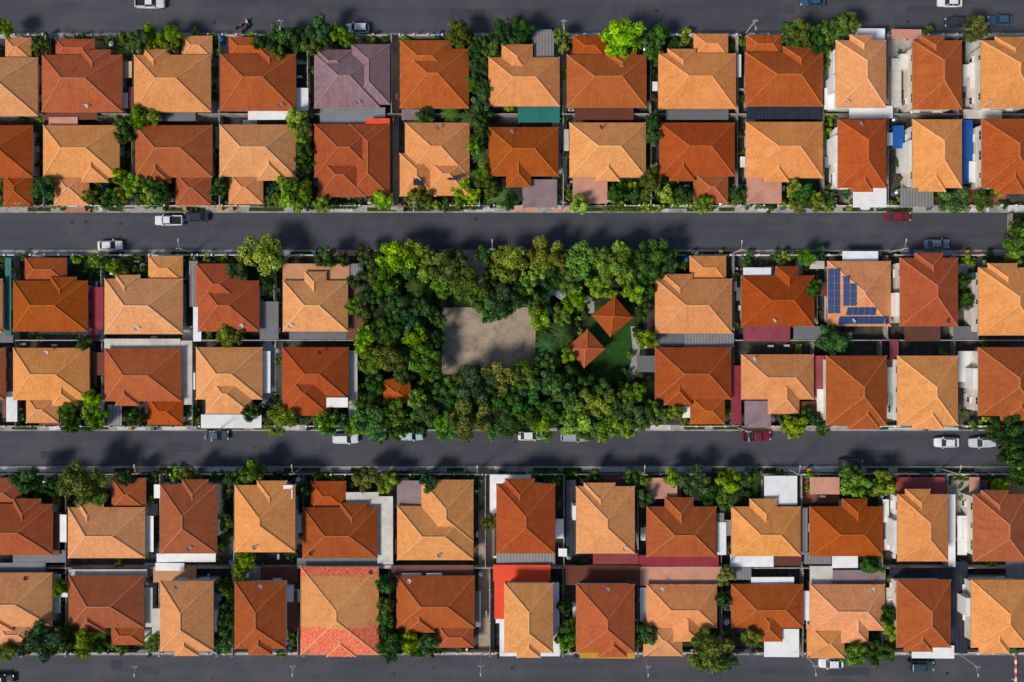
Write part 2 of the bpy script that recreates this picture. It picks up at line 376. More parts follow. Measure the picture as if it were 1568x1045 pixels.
# ---------------------------------------------------------------- boundary walls and fences
fr={'A':(58,178),'B':(181,317),'C':(393,520),'D':(523,652),'E':(725,864),'F':(867,1000)}
GAPS=[]
for rw,(ya,yb) in fr.items():
    hs=sorted([q for q in HW if q[0]==rw],key=lambda q:q[1][0])
    for a,c_ in zip(hs,hs[1:]):
        g=c_[1][0]-a[1][2]
        if g>10: continue
        GAPS.append((rw,a,c_))
        x=(a[1][2]+c_[1][0])/2; b=MB(); _,Y0=P(0,yb); _,Y1=P(0,ya)
        b.box(x-.07,Y0,.1,x+.07,Y1,1.8)
        for k in range(6): b.box(x-.12,Y0+(Y1-Y0)*k/5.3,.1,x+.12,Y0+(Y1-Y0)*k/5.3+.28,1.9)
        b.obj('boundary_wall',[M['bound']])
for y,sg in ((58,1),(317,1),(392,1),(652,1),(725,1),(996,1)):
    x=-30
    while x<1545:
        w=R.uniform(35,80)
        if not((y in(392,652)) and x+w>545 and x<985):
            X0,Y=P(x,y); X1,_=P(x+w-2,y)
            b=MB(); b.box(X0,Y-.07,.1,X1,Y+.07,1.3)
            k=X0
            while k<X1: b.box(k,Y-.16,.1,k+.3,Y+.16,1.65); k+=2.6
            b.obj('front_garden_wall',[R.choice([M['bound'],M['wall'],M['wallw'],M['wall']])])
            if R.random()<.6:
                Xg,_=P(x+w+14,y); b=MB(); k=X1+.1
                b.box(X1,Y-.03,.3,Xg,Y+.03,.4); b.box(X1,Y-.03,1.4,Xg,Y+.03,1.5)
                while k<Xg: b.box(k,Y-.02,.2,k+.05,Y+.02,1.5); k+=.22
                b.obj('driveway_gate',[M['post']])
        x+=w+R.choice([0,16,22])
for y in (179.5,521.5,865.5):
    segs=[(-60,545),(1000,1560)] if y==521.5 else [(-60,1560)]
    for a,c_ in segs:
        X0,Y=P(a,y); X1,_=P(c_,y); b=MB(); b.box(X0,Y-.09,.1,X1,Y+.09,2.0); b.obj('rear_boundary_wall',[M['bound']])
# ---------------------------------------------------------------- slab roofs / canopies
def slab(r,z,mat,name='carport_canopy',tilt=None,posts=True):
    x0,y0,x1,y1=rectw(r,z); t=tilt if tilt is not None else R.uniform(-.25,.25); b=MB()
    bt=[(x0,y0,z),(x1,y0,z+t),(x1,y1,z+t),(x0,y1,z)]
    b.hexa(bt,[(p[0],p[1],p[2]+.07) for p in bt],0)
    i=.12
    if posts and x1-x0>1 and y1-y0>1:
        for px_ in (x0+i,x1-i-.1):
            for py_ in (y0+i,y1-i-.1): b.box(px_,py_,.1,px_+.1,py_+.1,z-.02+(t if px_>x0+1 else 0),1)
        b.box(x0+i,y0+i+.1,z-.12,x0+i+.08,y1-i-.1,z-.02,1); b.box(x1-i-.1,y0+i+.1,z-.12+min(t,0),x1-i-.02,y1-i-.1,z-.02+min(t,0),1)
    o=b.obj(name,[M[mat] if isinstance(mat,str) else mat,M['post']]); return o
SL=[(452,135,472,170,2.5,'white'),(380,168,442,184,2.4,'white'),(793,160,857,188,2.4,'teal'),(800,275,853,318,2.7,'lilac'),(877,268,930,312,2.7,'pink'),
(1143,268,1197,312,2.7,'pink'),(1143,164,1257,183,2.4,'dark'),(1262,135,1281,168,2.6,'white'),(1310,44,1355,64,2.7,'white'),(1300,163,1366,182,2.5,'white'),
(1306,286,1357,318,2.8,'white'),(1378,288,1430,317,2.7,'slat'),(1367,193,1383,228,2.4,'blue'),(1472,184,1489,282,2.5,'blue'),(1365,45,1412,60,2.6,'pink'),
(818,48,848,92,2.6,'slat'),(815,46,845,60,2.3,'grey'),(433,404,535,431,2.9,'tanf'),(535,404,556,432,2.6,'slat'),(530,432,556,520,2.4,'brown'),(398,462,426,520,2.4,'grey'),
(1138,410,1181,426,3.3,'white'),(1290,385,1345,402,2.7,'white'),(1385,498,1440,523,2.5,'brown'),(1138,500,1210,523,2.4,'crimson'),(1048,510,1124,532,2.5,'slat'),
(308,635,400,656,2.7,'white'),(402,538,414,602,2.6,'white'),(500,609,533,624,3.9,'white'),(534,537,547,640,2.5,'cream'),(443,507,530,520,2.3,'grey'),
(160,519,276,535,2.5,'cream'),(277,522,294,620,2.5,'cream'),(138,540,160,575,2.4,'brown'),(138,440,158,520,2.4,'crimson'),(135,612,160,650,2.2,'cream'),
(236,742,251,763,3.0,'white'),(240,848,330,861,2.4,'white'),(321,742,337,775,3.0,'white'),(322,800,336,832,3.0,'white'),(433,743,448,764,6.2,'white'),(530,754,580,779,2.7,'cream'),(578,760,602,864,2.6,'cream'),
(608,736,646,777,2.7,'lilac'),(750,727,813,745,2.7,'white'),(750,740,762,786,2.7,'white'),(915,727,964,747,2.7,'crimson'),(908,847,977,864,2.5,'crimson'),
(975,850,1100,868,2.4,'crimson'),(990,732,1037,764,2.7,'pink'),(1170,729,1221,774,2.8,'white'),(1118,849,1184,868,2.5,'white'),(1184,850,1227,866,2.5,'brown'),
(1373,731,1447,758,2.7,'crimson'),(1240,731,1285,757,2.7,'pink'),(1274,851,1314,870,2.5,'white'),(1231,846,1273,864,2.5,'slat'),(1484,731,1500,756,2.5,'pink'),
(755,865,843,890,2.8,'red'),(757,889,774,948,2.85,'red'),(765,940,857,1005,2.4,'white'),(888,995,972,1008,2.6,'yellow'),(865,866,980,896,2.5,'brown'),
(980,868,1105,897,2.5,'pink'),(980,900,990,952,2.6,'white'),(1170,963,1223,1006,2.8,'white'),(1113,868,1150,888,2.4,'slat'),(1150,884,1216,896,3.0,'white'),
(1240,867,1275,896,2.4,'cream'),(1275,873,1356,895,2.6,'lilac'),(1396,988,1460,1008,2.7,'white'),(1362,870,1475,887,2.3,'dark'),
(615,878,645,884,3.0,'white'),(653,878,677,884,3.0,'white'),(599,866,725,884,2.4,'brown'),(728,905,736,960,2.2,'grey'),(847,892,856,960,2.8,'white'),
(355,868,400,892,2.5,'slat'),(395,868,455,892,2.5,'brown'),(437,905,455,965,2.6,'brown'),(105,872,225,884,2.5,'cream'),(238,862,283,874,2.5,'white'),(235,868,300,892,2.4,'tanf'),
(233,932,246,975,3.0,'cream'),(20,843,100,862,2.4,'grey'),(78,785,92,850,2.4,'brown'),(-10,862,70,878,2.3,'greyy'),(760,846,850,864,2.4,'slat'),(455,866,605,871,2.3,'cream'),
(65,170,150,184,2.3,'brown'),(75,180,120,192,2.5,'pink'),(225,172,300,186,2.2,'greyy'),(490,165,590,190,2.3,'greyy'),(560,182,597,190,3.9,'red'),(615,168,665,184,2.3,'lilac'),
(880,165,970,184,2.3,'brown'),(1020,168,1115,184,2.3,'grey'),(1140,614,1180,655,2.6,'lilac'),(1180,615,1260,635,2.3,'brown'),(1247,545,1266,610,2.4,'crimson'),(1362,520,1376,600,2.5,'crimson'),(1120,560,1135,650,2.4,'crimson'),
(1467,538,1490,585,2.5,'white'),(975,545,1004,570,2.4,'grey'),(1045,622,1060,640,2.2,'white'),(8,395,18,515,2.4,'teal'),(290,400,303,470,2.3,'slat'),(296,470,308,523,2.6,'white'),(4,530,14,640,2.3,'brown'),(10,600,26,646,2.5,'white'),
(60,640,95,651,2.3,'brown'),(165,620,186,652,2.3,'slat'),(455,855,580,868,2.3,'greyy'),(1455,860,1480,1000,2.2,'dark'),(1452,757,1462,868,2.4,'white'),(1540,860,1568,888,2.4,'slat'),(1475,168,1535,182,2.4,'cream'),(1365,90,1380,165,2.4,'cream'),(1480,120,1500,150,2.6,'cream'),
(855,840,868,852,2.6,'white'),(866,735,882,850,2.2,'dark'),(120,505,160,520,2.3,'dark'),(0,505,20,525,2.3,'grey'),(1000,510,1048,530,2.3,'grey'),(1215,500,1265,520,2.3,'greyy'),(1460,500,1498,520,2.3,'grey'),(1260,515,1290,520,2.2,'slat'),
(176,288,203,313,2.4,'slat'),(633,272,648,284,5.2,'dark'),(685,270,705,276,5.1,'dark'),(188,95,203,120,2.3,'sand'),(1240,400,1262,412,2.3,'cream'),(1350,455,1372,480,2.4,'slat'),
(1223,778,1237,850,2.5,'slat'),(1352,765,1362,800,2.6,'white'),(1098,800,1112,850,2.4,'white'),(1356,900,1370,955,2.5,'cream'),(1474,895,1488,950,2.6,'white'),(1466,790,1480,850,2.5,'white'),(219,900,234,960,2.4,'cream'),(327,905,340,935,2.6,'white'),(80,880,92,940,2.5,'cream'),(1229,905,1240,950,2.5,'white'),(222,790,236,845,2.5,'white'),(92,788,103,830,2.5,'white')]
nm={'teal':'glass_canopy','blue':'blue_tarp_awning','red':'red_metal_awning','white':'metal_sheet_awning','slat':'patio_pergola','dark':'patio_canopy'}
for s in SL: slab(s[:4],s[4]+R.uniform(-.04,.04),s[5],nm.get(s[5],'lean_to_roof'))
R2=random.Random(21)
for rw,a,c_ in GAPS:
    for k in range(2):
        if R2.random()<(.3 if rw in 'AB' else .5):
            g0,g1=a[2][2],c_[2][0]; y0=R2.uniform(max(a[2][1],c_[2][1]),min(a[2][3],c_[2][3])-25); L=R2.uniform(12,38); wd=min(12,(g1-g0)*.45)
            if g1-g0<9: continue
            xs=g0+1 if R2.random()<.5 else g1-wd-1
            mt=R2.choice(['white','white','cream','greyy','brown','slat']); slab((xs,y0,xs+wd,y0+L),R2.uniform(2.1,2.25),mt,nm.get(mt,'lean_to_roof'),tilt=R2.uniform(-.1,.1))
# solar panels on C6
m,nt,bb=newmat('solar_cells'); uvp=N(nt,'ShaderNodeNewGeometry').outputs['Position']
br=N(nt,'ShaderNodeTexBrick'); br.offset=0; br.inputs['Scale'].default_value=1; br.inputs['Brick Width'].default_value=.4; br.inputs['Row Height'].default_value=.4
br.inputs['Mortar Size'].default_value=.02; br.inputs['Color1'].default_value=(.01,.038,.13,1); br.inputs['Color2'].default_value=(.015,.05,.17,1); br.inputs['Mortar'].default_value=(.06,.12,.24,1)
nt.links.new(uvp,br.inputs['Vector']); nt.links.new(br.outputs['Color'],bb.inputs['Base Color']); bb.inputs['Roughness'].default_value=.3; M['solar']=m
X0,Y0,X1,Y1=rectw((1267,400,1364,500),3.5)
arr=empty('solar_panel_array')
def panel(px,py,w,hh):
    a=P(px,py,4); c_=P(px+w,py+hh,4); xa,xb=a[0],c_[0]; yb,ya=a[1],c_[1]
    pts=[(xa,ya),(xb,ya),(xb,yb),(xa,yb)]
    def fac(x,y):
        d=[x-X0,X1-x,y-Y0,Y1-y]; return d.index(min(d))
    f=fac((xa+xb)/2,(ya+yb)/2)
    def pz(x,y): return 3.5+.42*[x-X0,X1-x,y-Y0,Y1-y][f]
    off=.14
    bt=[(p[0],p[1],pz(*p)+off) for p in pts]; b=MB(); b.hexa(bt,[(p[0],p[1],p[2]+.05) for p in bt],0)
    mx,my=(xa+xb)/2,(ya+yb)/2
    for s in (-.25,.25): b.box(mx+s-.03,my-.03,pz(mx+s,my)-.05,mx+s+.03,my+.03,pz(mx+s,my)+off+.01,1)
    b.obj('solar_panel',[M['solar'],M['post']],arr)
for c0 in range(2):
    for k in range(6): panel(1269+c0*8.2,412+k*11.5,7.4,10.6)
for k,yy in enumerate((424,435.5,447,458.5)):
    panel(1289,yy,8,10.6)
    if k: panel(1298,yy,8,10.6)
for k in range(5): panel(1294+k*9,472,8.2,11)
for k in range(10): panel(1284+k*7.8,485.5,7.2,11)
# ---------------------------------------------------------------- paving patches
PV=[(140,62,203,82,'sand'),(186,82,205,120,'sand'),(0,178,200,190,'block'),(598,56,611,322,'court'),(733,716,757,1003,'court'),(530,755,603,864,'pavew'),(222,862,240,990,'pavew'),
(280,500,302,632,'pavew'),(402,520,434,625,'pavew'),(100,316,146,326,'paveT'),(845,60,868,320,'drive'),(1200,275,1262,318,'grass'),(935,275,1060,320,'grass'),(640,302,735,318,'dirt'),
(186,190,206,320,'dirt'),(170,398,226,428,'grass'),(102,396,160,430,'grass'),(380,400,434,470,'grass'),(90,615,160,655,'grass'),(1060,725,1165,775,'grass'),(990,730,1037,764,'paveT'),
(1130,735,1168,775,'drive'),(600,740,645,778,'lilac'),(1225,735,1285,770,'paveT'),(1285,730,1372,775,'grass'),(820,728,875,748,'grass'),(280,745,300,760,'grass'),(290,738,345,745,'drive'),
(300,962,357,1000,'dirt'),(580,870,607,1000,'dirt'),(100,960,170,998,'grass'),(1050,965,1120,1003,'grass'),(1292,985,1372,1003,'grass'),(20,735,110,775,'grass'),(1448,735,1486,790,'drive'),(1500,735,1568,757,'paveT'),
(605,960,668,1000,'grass'),(1040,60,1062,82,'grass'),(1197,55,1262,80,'grass'),(930,56,1008,84,'dirt'),(1375,60,1398,168,'drive'),(1478,60,1500,180,'pavew'),(1360,60,1375,182,'pavew'),(1474,290,1540,318,'paveT'),
(285,735,345,745,'paveT'),(1247,640,1262,655,'drive'),(1360,655,1467,658,'pavew'),(700,385,750,440,'court'),(325,60,350,180,'drive'),(1262,60,1280,182,'drive'),(545,385,985,656,'parkfloor')]
for i,p in enumerate(PV):
    sheet({'grass':'lawn','parkfloor':'park_ground','dirt':'garden_bed'}.get(p[4],'paved_yard'),p[:4],.132+.0045*(i%4) if p[4]!='court' else .158,M[p[4]])
for i in range(140):
    rw=R.choice(list(fr)); ya,yb=fr[rw]; x=R.uniform(0,1530); y=R.uniform(ya,yb-15)
    if (530<x<985 and rw in 'CD') or 580<x<614 or 725<x<760: continue
    sheet('patio_paving',(x,y,x+R.uniform(8,30),min(yb,y+R.uniform(8,25))),.151+.00004*i,R.choice([M['drive'],M['pavew'],M['pavew'],M['paveT'],M['walk'],M['lilac']]))
sheet('park_court',(678,472,819,572),.162,M['court'])
sheet('lawn',(905,468,972,582),.15,grassmat('park_lawn',(.018,.055,.012),(.028,.085,.016),(.045,.11,.02)))
b=MB()
for a in ((678,472,819,472),(678,572,819,572),(678,472,678,572),(819,472,819,572)):
    A=P(a[0],a[1]); B=P(a[2],a[3]); b.box(min(A[0],B[0])-.1,min(A[1],B[1])-.1,.13,max(A[0],B[0])+.1,max(A[1],B[1])+.1,.26)
b.obj('court_kerb',[M['kerb']])
def pathline(pts,w,z,mat,name='park_path'):
    b=MB(); W=[Vector((*P(*p),z)) for p in pts]
    for i in range(len(W)-1):
        d=(W[i+1]-W[i]).normalized(); n=Vector((-d.y,d.x,0))*w
        b.face([W[i]-n,W[i+1]-n,W[i+1]+n,W[i]+n])
    b.obj(name,[mat])
pathline([(971,500),(974,530),(972,555),(966,580)],.7,.172,M['walk'])
pathline([(725,385),(725,430),(740,472)],1.2,.168,M['court'])
pathline([(819,430),(870,440),(905,462),(905,480)],.6,.176,M['walk'])
def pavilion(px,py,sz,rot):
    root=empty('park_pavilion'); z=3.2; x,y=P(px,py,z); b=MB(); s=sz*S/2
    hip(b,None,(-s,-s,s,s),z,.5); o=b.obj('roof',[M['O'],M['Oc'],M['fascia']],root,uv=True)
    b=MB()
    for u in (-1,1):
        for v in (-1,1): b.box(u*(s-.6)-.12,v*(s-.6)-.12,.1,u*(s-.6)+.12,v*(s-.6)+.12,z-.15)
    b.box(-s+.4,-s+.4,.1,s-.4,s-.4,.3); b.obj('posts_and_floor',[M['wall']],root)
    root.location=(x,y,0); root.rotation_euler=(0,0,math.radians(rot))
pavilion(938,485,42,40); pavilion(897,534,40,42); pavilion(608,600,40,10)
def playground():
    root=empty('playground_slide'); x,y=P(852,462,1); b=MB()
    pts=[Vector((1.2*math.cos(t)*(1+.2*t),1.9*math.sin(t)*1.0,2.4-.45*t)) for t in [i*.35 for i in range(12)]]
    for a,c_ in zip(pts,pts[1:]):
        d=(c_-a).normalized(); n=Vector((-d.y,d.x,0)).normalized()*.45
        b.face([a-n,c_-n,c_+n,a+n]); b.hexa([a-n,c_-n,c_-n*1.12,a-n*1.12],[p+Vector((0,0,.25)) for p in (a-n,c_-n,c_-n*1.12,a-n*1.12)])
        b.hexa([a+n,c_+n,c_+n*1.12,a+n*1.12],[p+Vector((0,0,.25)) for p in (a+n,c_+n,c_+n*1.12,a+n*1.12)])
    b.obj('chute',[simple('slide_plastic',(.38,.42,.48),.4)],root)
    b=MB(); b.box(.6,-.7,2.3,2.0,.7,2.4)
    for u in (.7,1.85):
        for v in (-.6,.55): b.box(u,v,.1,u+.08,v+.08,3.2)
    for k in range(6): b.box(2.05+k*.12,-.4,2.1-k*.36,2.15+k*.12,.4,2.14-k*.36)
    b.obj('platform_and_steps',[M['post']],root); root.location=(x,y,0); root.rotation_euler=(0,0,.9)
playground()
# ---------------------------------------------------------------- vegetation
rs=np.random.RandomState(3)
def leafmesh(name,lobes,per,ls,mat,trunk=None,shade=(.5,1.5)):
    V=[];F=[];C=[];MI=[]
    for (c,r) in lobes:
        lobeshade=rs.uniform(.6,1.45); lobey=rs.uniform(.85,1.2)
        n=int(per*(r/lobes[0][1])**1.5)+30
        d=rs.normal(size=(n,3)); d[:,2]=np.abs(d[:,2])*np.where(rs.rand(n)<.8,1,-1); d/=np.linalg.norm(d,axis=1)[:,None]
        rad=r*rs.uniform(.72,1.1,size=n)
        p=c+d*rad[:,None]*np.array([1,1,.85])
        nn=d+rs.normal(size=(n,3))*.4; nn/=np.linalg.norm(nn,axis=1)[:,None]
        t=np.cross(nn,rs.normal(size=(n,3))); t/=np.linalg.norm(t,axis=1)[:,None]; w=np.cross(nn,t)
        sz=ls*rs.uniform(.6,1.25,size=n)
        for k in range(n):
            i=len(V); a=t[k]*sz[k]; bb=w[k]*sz[k]*.55
            V+=[p[k]-a,p[k]+bb,p[k]+a,p[k]-bb]; F.append((i,i+1,i+2,i+3)); MI.append(0)
            s=rs.uniform(*shade)*lobeshade; yel=rs.uniform(.85,1.2)*lobey
            C+=[(s*yel,s,s*.9,1)]*4
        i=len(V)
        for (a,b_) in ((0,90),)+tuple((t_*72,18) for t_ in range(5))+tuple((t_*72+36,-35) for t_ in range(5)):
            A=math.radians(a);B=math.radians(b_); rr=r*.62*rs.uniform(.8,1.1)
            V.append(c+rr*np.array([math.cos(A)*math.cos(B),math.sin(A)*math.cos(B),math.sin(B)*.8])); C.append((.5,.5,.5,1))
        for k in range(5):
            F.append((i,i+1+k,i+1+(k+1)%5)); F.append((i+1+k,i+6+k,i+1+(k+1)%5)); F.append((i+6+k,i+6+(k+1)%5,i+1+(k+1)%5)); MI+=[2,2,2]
    V=[tuple(map(float,v)) for v in V]
    if trunk:
        tb=MB(); hgt,rad=trunk
        tb.tube((0,0,0),(.05,.02,hgt*.55),rad,rad*.75,8)
        for k,(c,r) in enumerate(lobes[:7]):
            mid=Vector((c[0]*.4,c[1]*.4,hgt*.55+(c[2]-hgt*.55)*.5)); tb.tube((.05,.02,hgt*.5),mid,rad*.55,rad*.35,6); tb.tube(mid,tuple(map(float,c)),rad*.35,rad*.12,5)
        o=len(V); V+=tb.v; C+=[(1,1,1,1)]*len(tb.v); F+=[tuple(o+i for i in f) for f in tb.f]; MI+=[1]*len(tb.f)
    me=bpy.data.meshes.new(name); me.from_pydata(V,[],F)
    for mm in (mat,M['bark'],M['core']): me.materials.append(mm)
    me.polygons.foreach_set('material_index',MI)
    ca=me.color_attributes.new('Col','FLOAT_COLOR','POINT'); ca.data.foreach_set('color',np.array(C,dtype=np.float32).ravel())
    me.update(); return me
def crown(Rr,zc,n,flat=.5):
    L=[(np.array([0,0,zc+Rr*.2]),Rr*.4)]
    k=0
    while len(L)<n and k<600:
        k+=1; a=rs.uniform(0,2*math.pi); q=Rr*.76*math.sqrt(rs.rand())
        z=zc+Rr*flat*math.sqrt(max(0,1-(q/Rr)**2))*rs.uniform(-.3,1.1)
        c=np.array([q*math.cos(a),q*math.sin(a),z]); r=Rr*rs.uniform(.17,.32)
        if min(np.linalg.norm(c-l[0]) for l in L)>Rr*.22: L.append((c,r))
    return L
TREES={}
for li,key in enumerate(('mid','dark','bright','olive','cool')):
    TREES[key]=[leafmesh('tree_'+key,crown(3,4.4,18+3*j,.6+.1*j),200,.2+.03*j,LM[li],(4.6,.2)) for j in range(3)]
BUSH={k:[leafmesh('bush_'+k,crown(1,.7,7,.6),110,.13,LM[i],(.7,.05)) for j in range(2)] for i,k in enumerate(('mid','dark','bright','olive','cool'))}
def palmmesh(seed,lm,nf=15,L=2.6):
    rr=random.Random(seed); V=[];F=[];C=[];MI=[]
    hz=4.0
    for k in range(nf):
        a=2*math.pi*k/nf+rr.uniform(-.15,.15); el=rr.uniform(.15,.7); ln=L*rr.uniform(.8,1.1); s=rr.uniform(.6,1.3)
        for j in range(12):
            t=(j+.5)/12; q=ln*t; z=hz+q*math.tan(el)*.6-1.3*(t**2)*ln*.5
            p=Vector((q*math.cos(a),q*math.sin(a),z)); d=Vector((math.cos(a),math.sin(a),-t*.6)).normalized(); sd=Vector((-math.sin(a),math.cos(a),-.25))
            for sg in (-1,1):
                wl=.7*math.sin(math.pi*(t*.85+.1)); side=Vector((sd.x*sg,sd.y*sg,-.3))
                tip=p+side*wl+d*.35; i=len(V)
                V+=[tuple(p),tuple(p+d*.15),tuple(tip)]; F.append((i,i+1,i+2)); MI.append(0); C+=[(s,s,s,1)]*3
            i=len(V); V+=[tuple(p-sd*.04),tuple(p+sd*.04),tuple(p+d*ln/12+sd*.04),tuple(p+d*ln/12-sd*.04)]; F.append((i,i+1,i+2,i+3)); MI.append(0); C+=[(1.4,1.2,1,1)]*4
    tb=MB(); tb.tube((0,0,0),(.1,.05,hz*.5),.2,.14); tb.tube((.1,.05,hz*.5),(0,0,hz+.1),.14,.12)
    o=len(V); V+=tb.v; C+=[(1,1,1,1)]*len(tb.v); F+=[tuple(o+i for i in f) for f in tb.f]; MI+=[1]*len(tb.f)
    me=bpy.data.meshes.new('palm'); me.from_pydata(V,[],F); me.materials.append(lm); me.materials.append(M['bark'])
    me.polygons.foreach_set('material_index',MI)
    ca=me.color_attributes.new('Col','FLOAT_COLOR','POINT'); ca.data.foreach_set('color',np.array(C,dtype=np.float32).ravel()); return me
PALMS=[palmmesh(1,LM[0]),palmmesh(2,LM[1]),palmmesh(3,LM[4],18,2.9)]
def put(name,me,x,y,s,sz=None):
    o=bpy.data.objects.new(name,me); sc.collection.objects.link(o); o.location=(x,y,.1); o.scale=(s*R.uniform(.9,1.1),s*R.uniform(.9,1.1),sz or s*R.uniform(.85,1.1)); o.rotation_euler=(0,0,R.uniform(0,6.28)); return o
def tree(px,py,r,k=None):
    k=k or R.choice(['mid','mid','dark','bright','olive','cool','bright'])
    if k!='palm' and r<13:
        rr=r*S; zc=rr*.8; x,y=P(px,py,zc); put('garden_shrub',R.choice(BUSH[k]),x,y,rr*1.05); return
    if k=='palm':
        s=r*S/2.4; x,y=P(px,py,4*s); put('palm_tree',R.choice(PALMS),x,y,s,max(s,.8)); return
    s=r*S/2.8; sz=.4+.5*s; x,y=P(px,py,4.8*sz); put('leafy_tree',R.choice(TREES[k]),x,y,s,sz)
TL='''8,45,14;62,72,14;215,65,18;228,50,14,b;262,55,19,b;262,72,14;405,70,16,d;430,55,18,d;455,62,20;490,45,21,c;480,68,18;520,50,14;703,52,20;690,72,12;765,52,20,d;800,45,18,d;740,72,14;735,100,15,p;737,130,14,p;735,160,15;
950,58,31,b;1000,60,20,d;1020,52,12;1048,55,12,b;1225,55,20;1275,45,22,d;1300,38,16;1250,70,16;1420,48,12;1492,45,20,o;1210,60,14,d;195,105,10;210,180,18,b;235,180,16,b;330,110,10;328,150,10;455,185,18,b;470,200,14;465,235,16,d;690,170,16,p;650,178,14,d;
720,180,18,p;735,210,16;735,240,14,p;740,275,16;770,300,18,p;725,300,14;1000,185,14,d;960,178,12;1265,100,10;1268,75,10;65,290,22,c;140,300,13;160,300,10;205,285,18;215,305,13;250,300,14,d;450,295,30;465,268,14,d;420,290,12;410,312,10;335,290,14,d;
188,250,12,d;195,205,16,d;60,215,10;995,280,20,o;1020,300,14;1045,300,14,d;990,315,10,b;1230,300,18;1215,310,12;1255,300,12;1460,310,21;1440,300,12;1555,290,12;1270,320,12;870,300,10;1130,300,14,d;1000,210,14,d;1130,205,10;1270,220,10;
970,300,12;955,310,10;405,388,32;500,395,18;525,395,14;410,430,14,d;415,450,12;150,398,14;120,400,12;165,412,12,d;560,400,14;1235,395,15;1255,388,12;1243,440,16,d;1240,418,12;1272,517,24,d;1200,392,12;1185,395,10;1480,400,12;1475,430,14,d;1478,462,14,d;
990,520,18,b;975,510,12;345,515,16,b;365,515,13;320,515,12;12,400,12;130,525,14,d;148,640,19;140,612,16;150,590,12,d;110,650,13;210,640,14,d;430,642,24;420,610,12,d;500,650,18;530,650,14,c;290,630,10;1215,655,20;1235,638,14,d;1260,655,13;1035,630,13;
1045,643,10;1540,660,30,d;1552,692,26;1560,630,16;1560,370,26,d;1550,395,14;125,742,36,o;150,762,16;45,733,22,c;85,745,16,d;360,735,18;390,725,20;345,760,12;345,800,15;342,830,13;560,735,22;590,745,14;580,757,12,d;465,750,13,d;850,735,12;862,770,10;
750,800,15;985,760,14;1065,738,27;1115,735,20;1085,757,16,d;1107,767,14;1305,740,23;1350,740,21;1325,750,15,d;1530,745,14;1562,730,20,d;92,900,13,b;95,920,11;375,858,19;370,880,15;345,900,17,d;345,950,19,d;345,980,18;590,895,17,d;590,925,14;590,950,15;
600,990,24,d;630,985,18;1110,880,16;1107,920,14,d;1335,865,16;1360,890,12;1360,940,16,d;1475,900,10;860,900,10;872,960,16,d;985,970,19,c;1090,995,36,o;1112,1012,16;70,980,29,c;100,975,22,d;127,982,23,b;128,995,12;1310,1000,19;1340,1000,21,d;450,980,12;
865,930,13,d;1362,965,14;1475,940,10;860,985,12;605,395,28;640,388,22;660,400,18;585,400,16,d;590,430,23;565,455,20;600,462,24,d;640,440,18,p;650,465,20,d;690,410,27;680,440,20;712,435,27;735,455,22;780,400,31;770,465,27;745,478,16;782,430,16,d;
835,390,26,o;830,412,18;890,400,28;850,430,22,d;870,432,20;945,408,31;915,440,20;972,415,22,d;880,460,20,b;1000,395,30,d;1022,400,18,c;972,450,19;830,462,16,d;800,450,18;825,490,20,b;860,512,18,p;840,530,18,p;870,545,13;560,515,19,b;590,510,24,d;600,545,25,o;
570,555,20;635,520,20;650,550,24;663,570,16;620,570,18,d;575,590,16,d;600,635,22;640,612,18;650,632,22,d;570,650,28,c;612,660,16;680,600,18,d;700,590,20;730,590,31,c;770,578,30,o;720,642,35;690,640,20;760,612,28,d;800,575,24;790,610,22;780,650,22,d;
812,600,20;840,580,22;860,602,31;850,632,24,d;880,642,29,b;910,620,28;930,650,24;900,657,20,d;950,630,20;962,605,18;890,585,18,d;920,596,16,d;985,475,13,d;980,640,20,d;975,600,14;958,570,9,c;672,490,14;670,520,14,d;662,545,14;560,480,18;570,430,18;
620,410,20,d;630,490,18;610,490,18;740,390,14;810,430,18;855,400,20;920,395,20;985,430,18,d;990,450,14;860,485,16;965,545,9;800,640,20;755,655,20,c;830,655,20;960,655,18,b;680,655,20;640,655,14;1000,625,14;560,620,20,d;545,590,12;555,535,14;990,590,12;820,470,14;
830,555,16,d;848,470,12;700,610,20,d;740,620,22;815,630,20;870,575,16,d;930,610,20;905,600,16;620,648,16;585,670,12;545,655,16;700,395,14;755,425,14,d;650,420,16;
715,62,14;750,75,14;785,62,13;560,390,15;1215,45,14;1290,60,10;70,60,12;240,66,14;425,80,14;385,58,10;445,80,12;495,180,9;470,175,12;725,130,13;728,80,13;740,180,14,d;722,270,13,p;755,290,14;780,310,14,d;705,310,12;680,310,10;940,300,13,d;965,285,12;1060,318,9;1010,318,9;1180,318,9;
1215,290,14;1245,312,12;420,308,13;470,310,12;185,270,13;190,300,13;155,285,12;230,300,13;325,300,12,d;330,240,12;328,205,10;200,235,10;63,250,9;700,60,14;860,75,12;1000,80,14;1000,150,9;995,240,10,d;1000,260,12;395,475,12,d;420,480,10;540,560,12;545,470,16;548,430,14;
745,140,15,d;728,105,13,d;732,190,15,d;728,225,14;742,258,14,b;858,55,13;1005,95,11;998,115,10,d;1030,66,12,d;975,70,13;1240,50,15,d;1262,58,13;1132,110,9;1130,150,9,d;1180,60,10;498,60,14,d;532,62,13;300,50,8;196,62,13;330,70,10,d;468,150,10,d;475,110,9;466,215,14,b;472,255,13,d;196,150,10,d;190,190,13;60,180,11;864,180,11;865,235,10,d;1270,185,10;1265,250,10,d;
40,990,14,d;150,990,14,d;1070,975,14,d;1285,1003,10;1362,1000,12,d;640,995,14,d;590,970,15,d;1545,985,13,d;1470,985,12;350,925,14,d'''
kk={'b':'bright','d':'dark','o':'olive','c':'cool','p':'palm','':None}
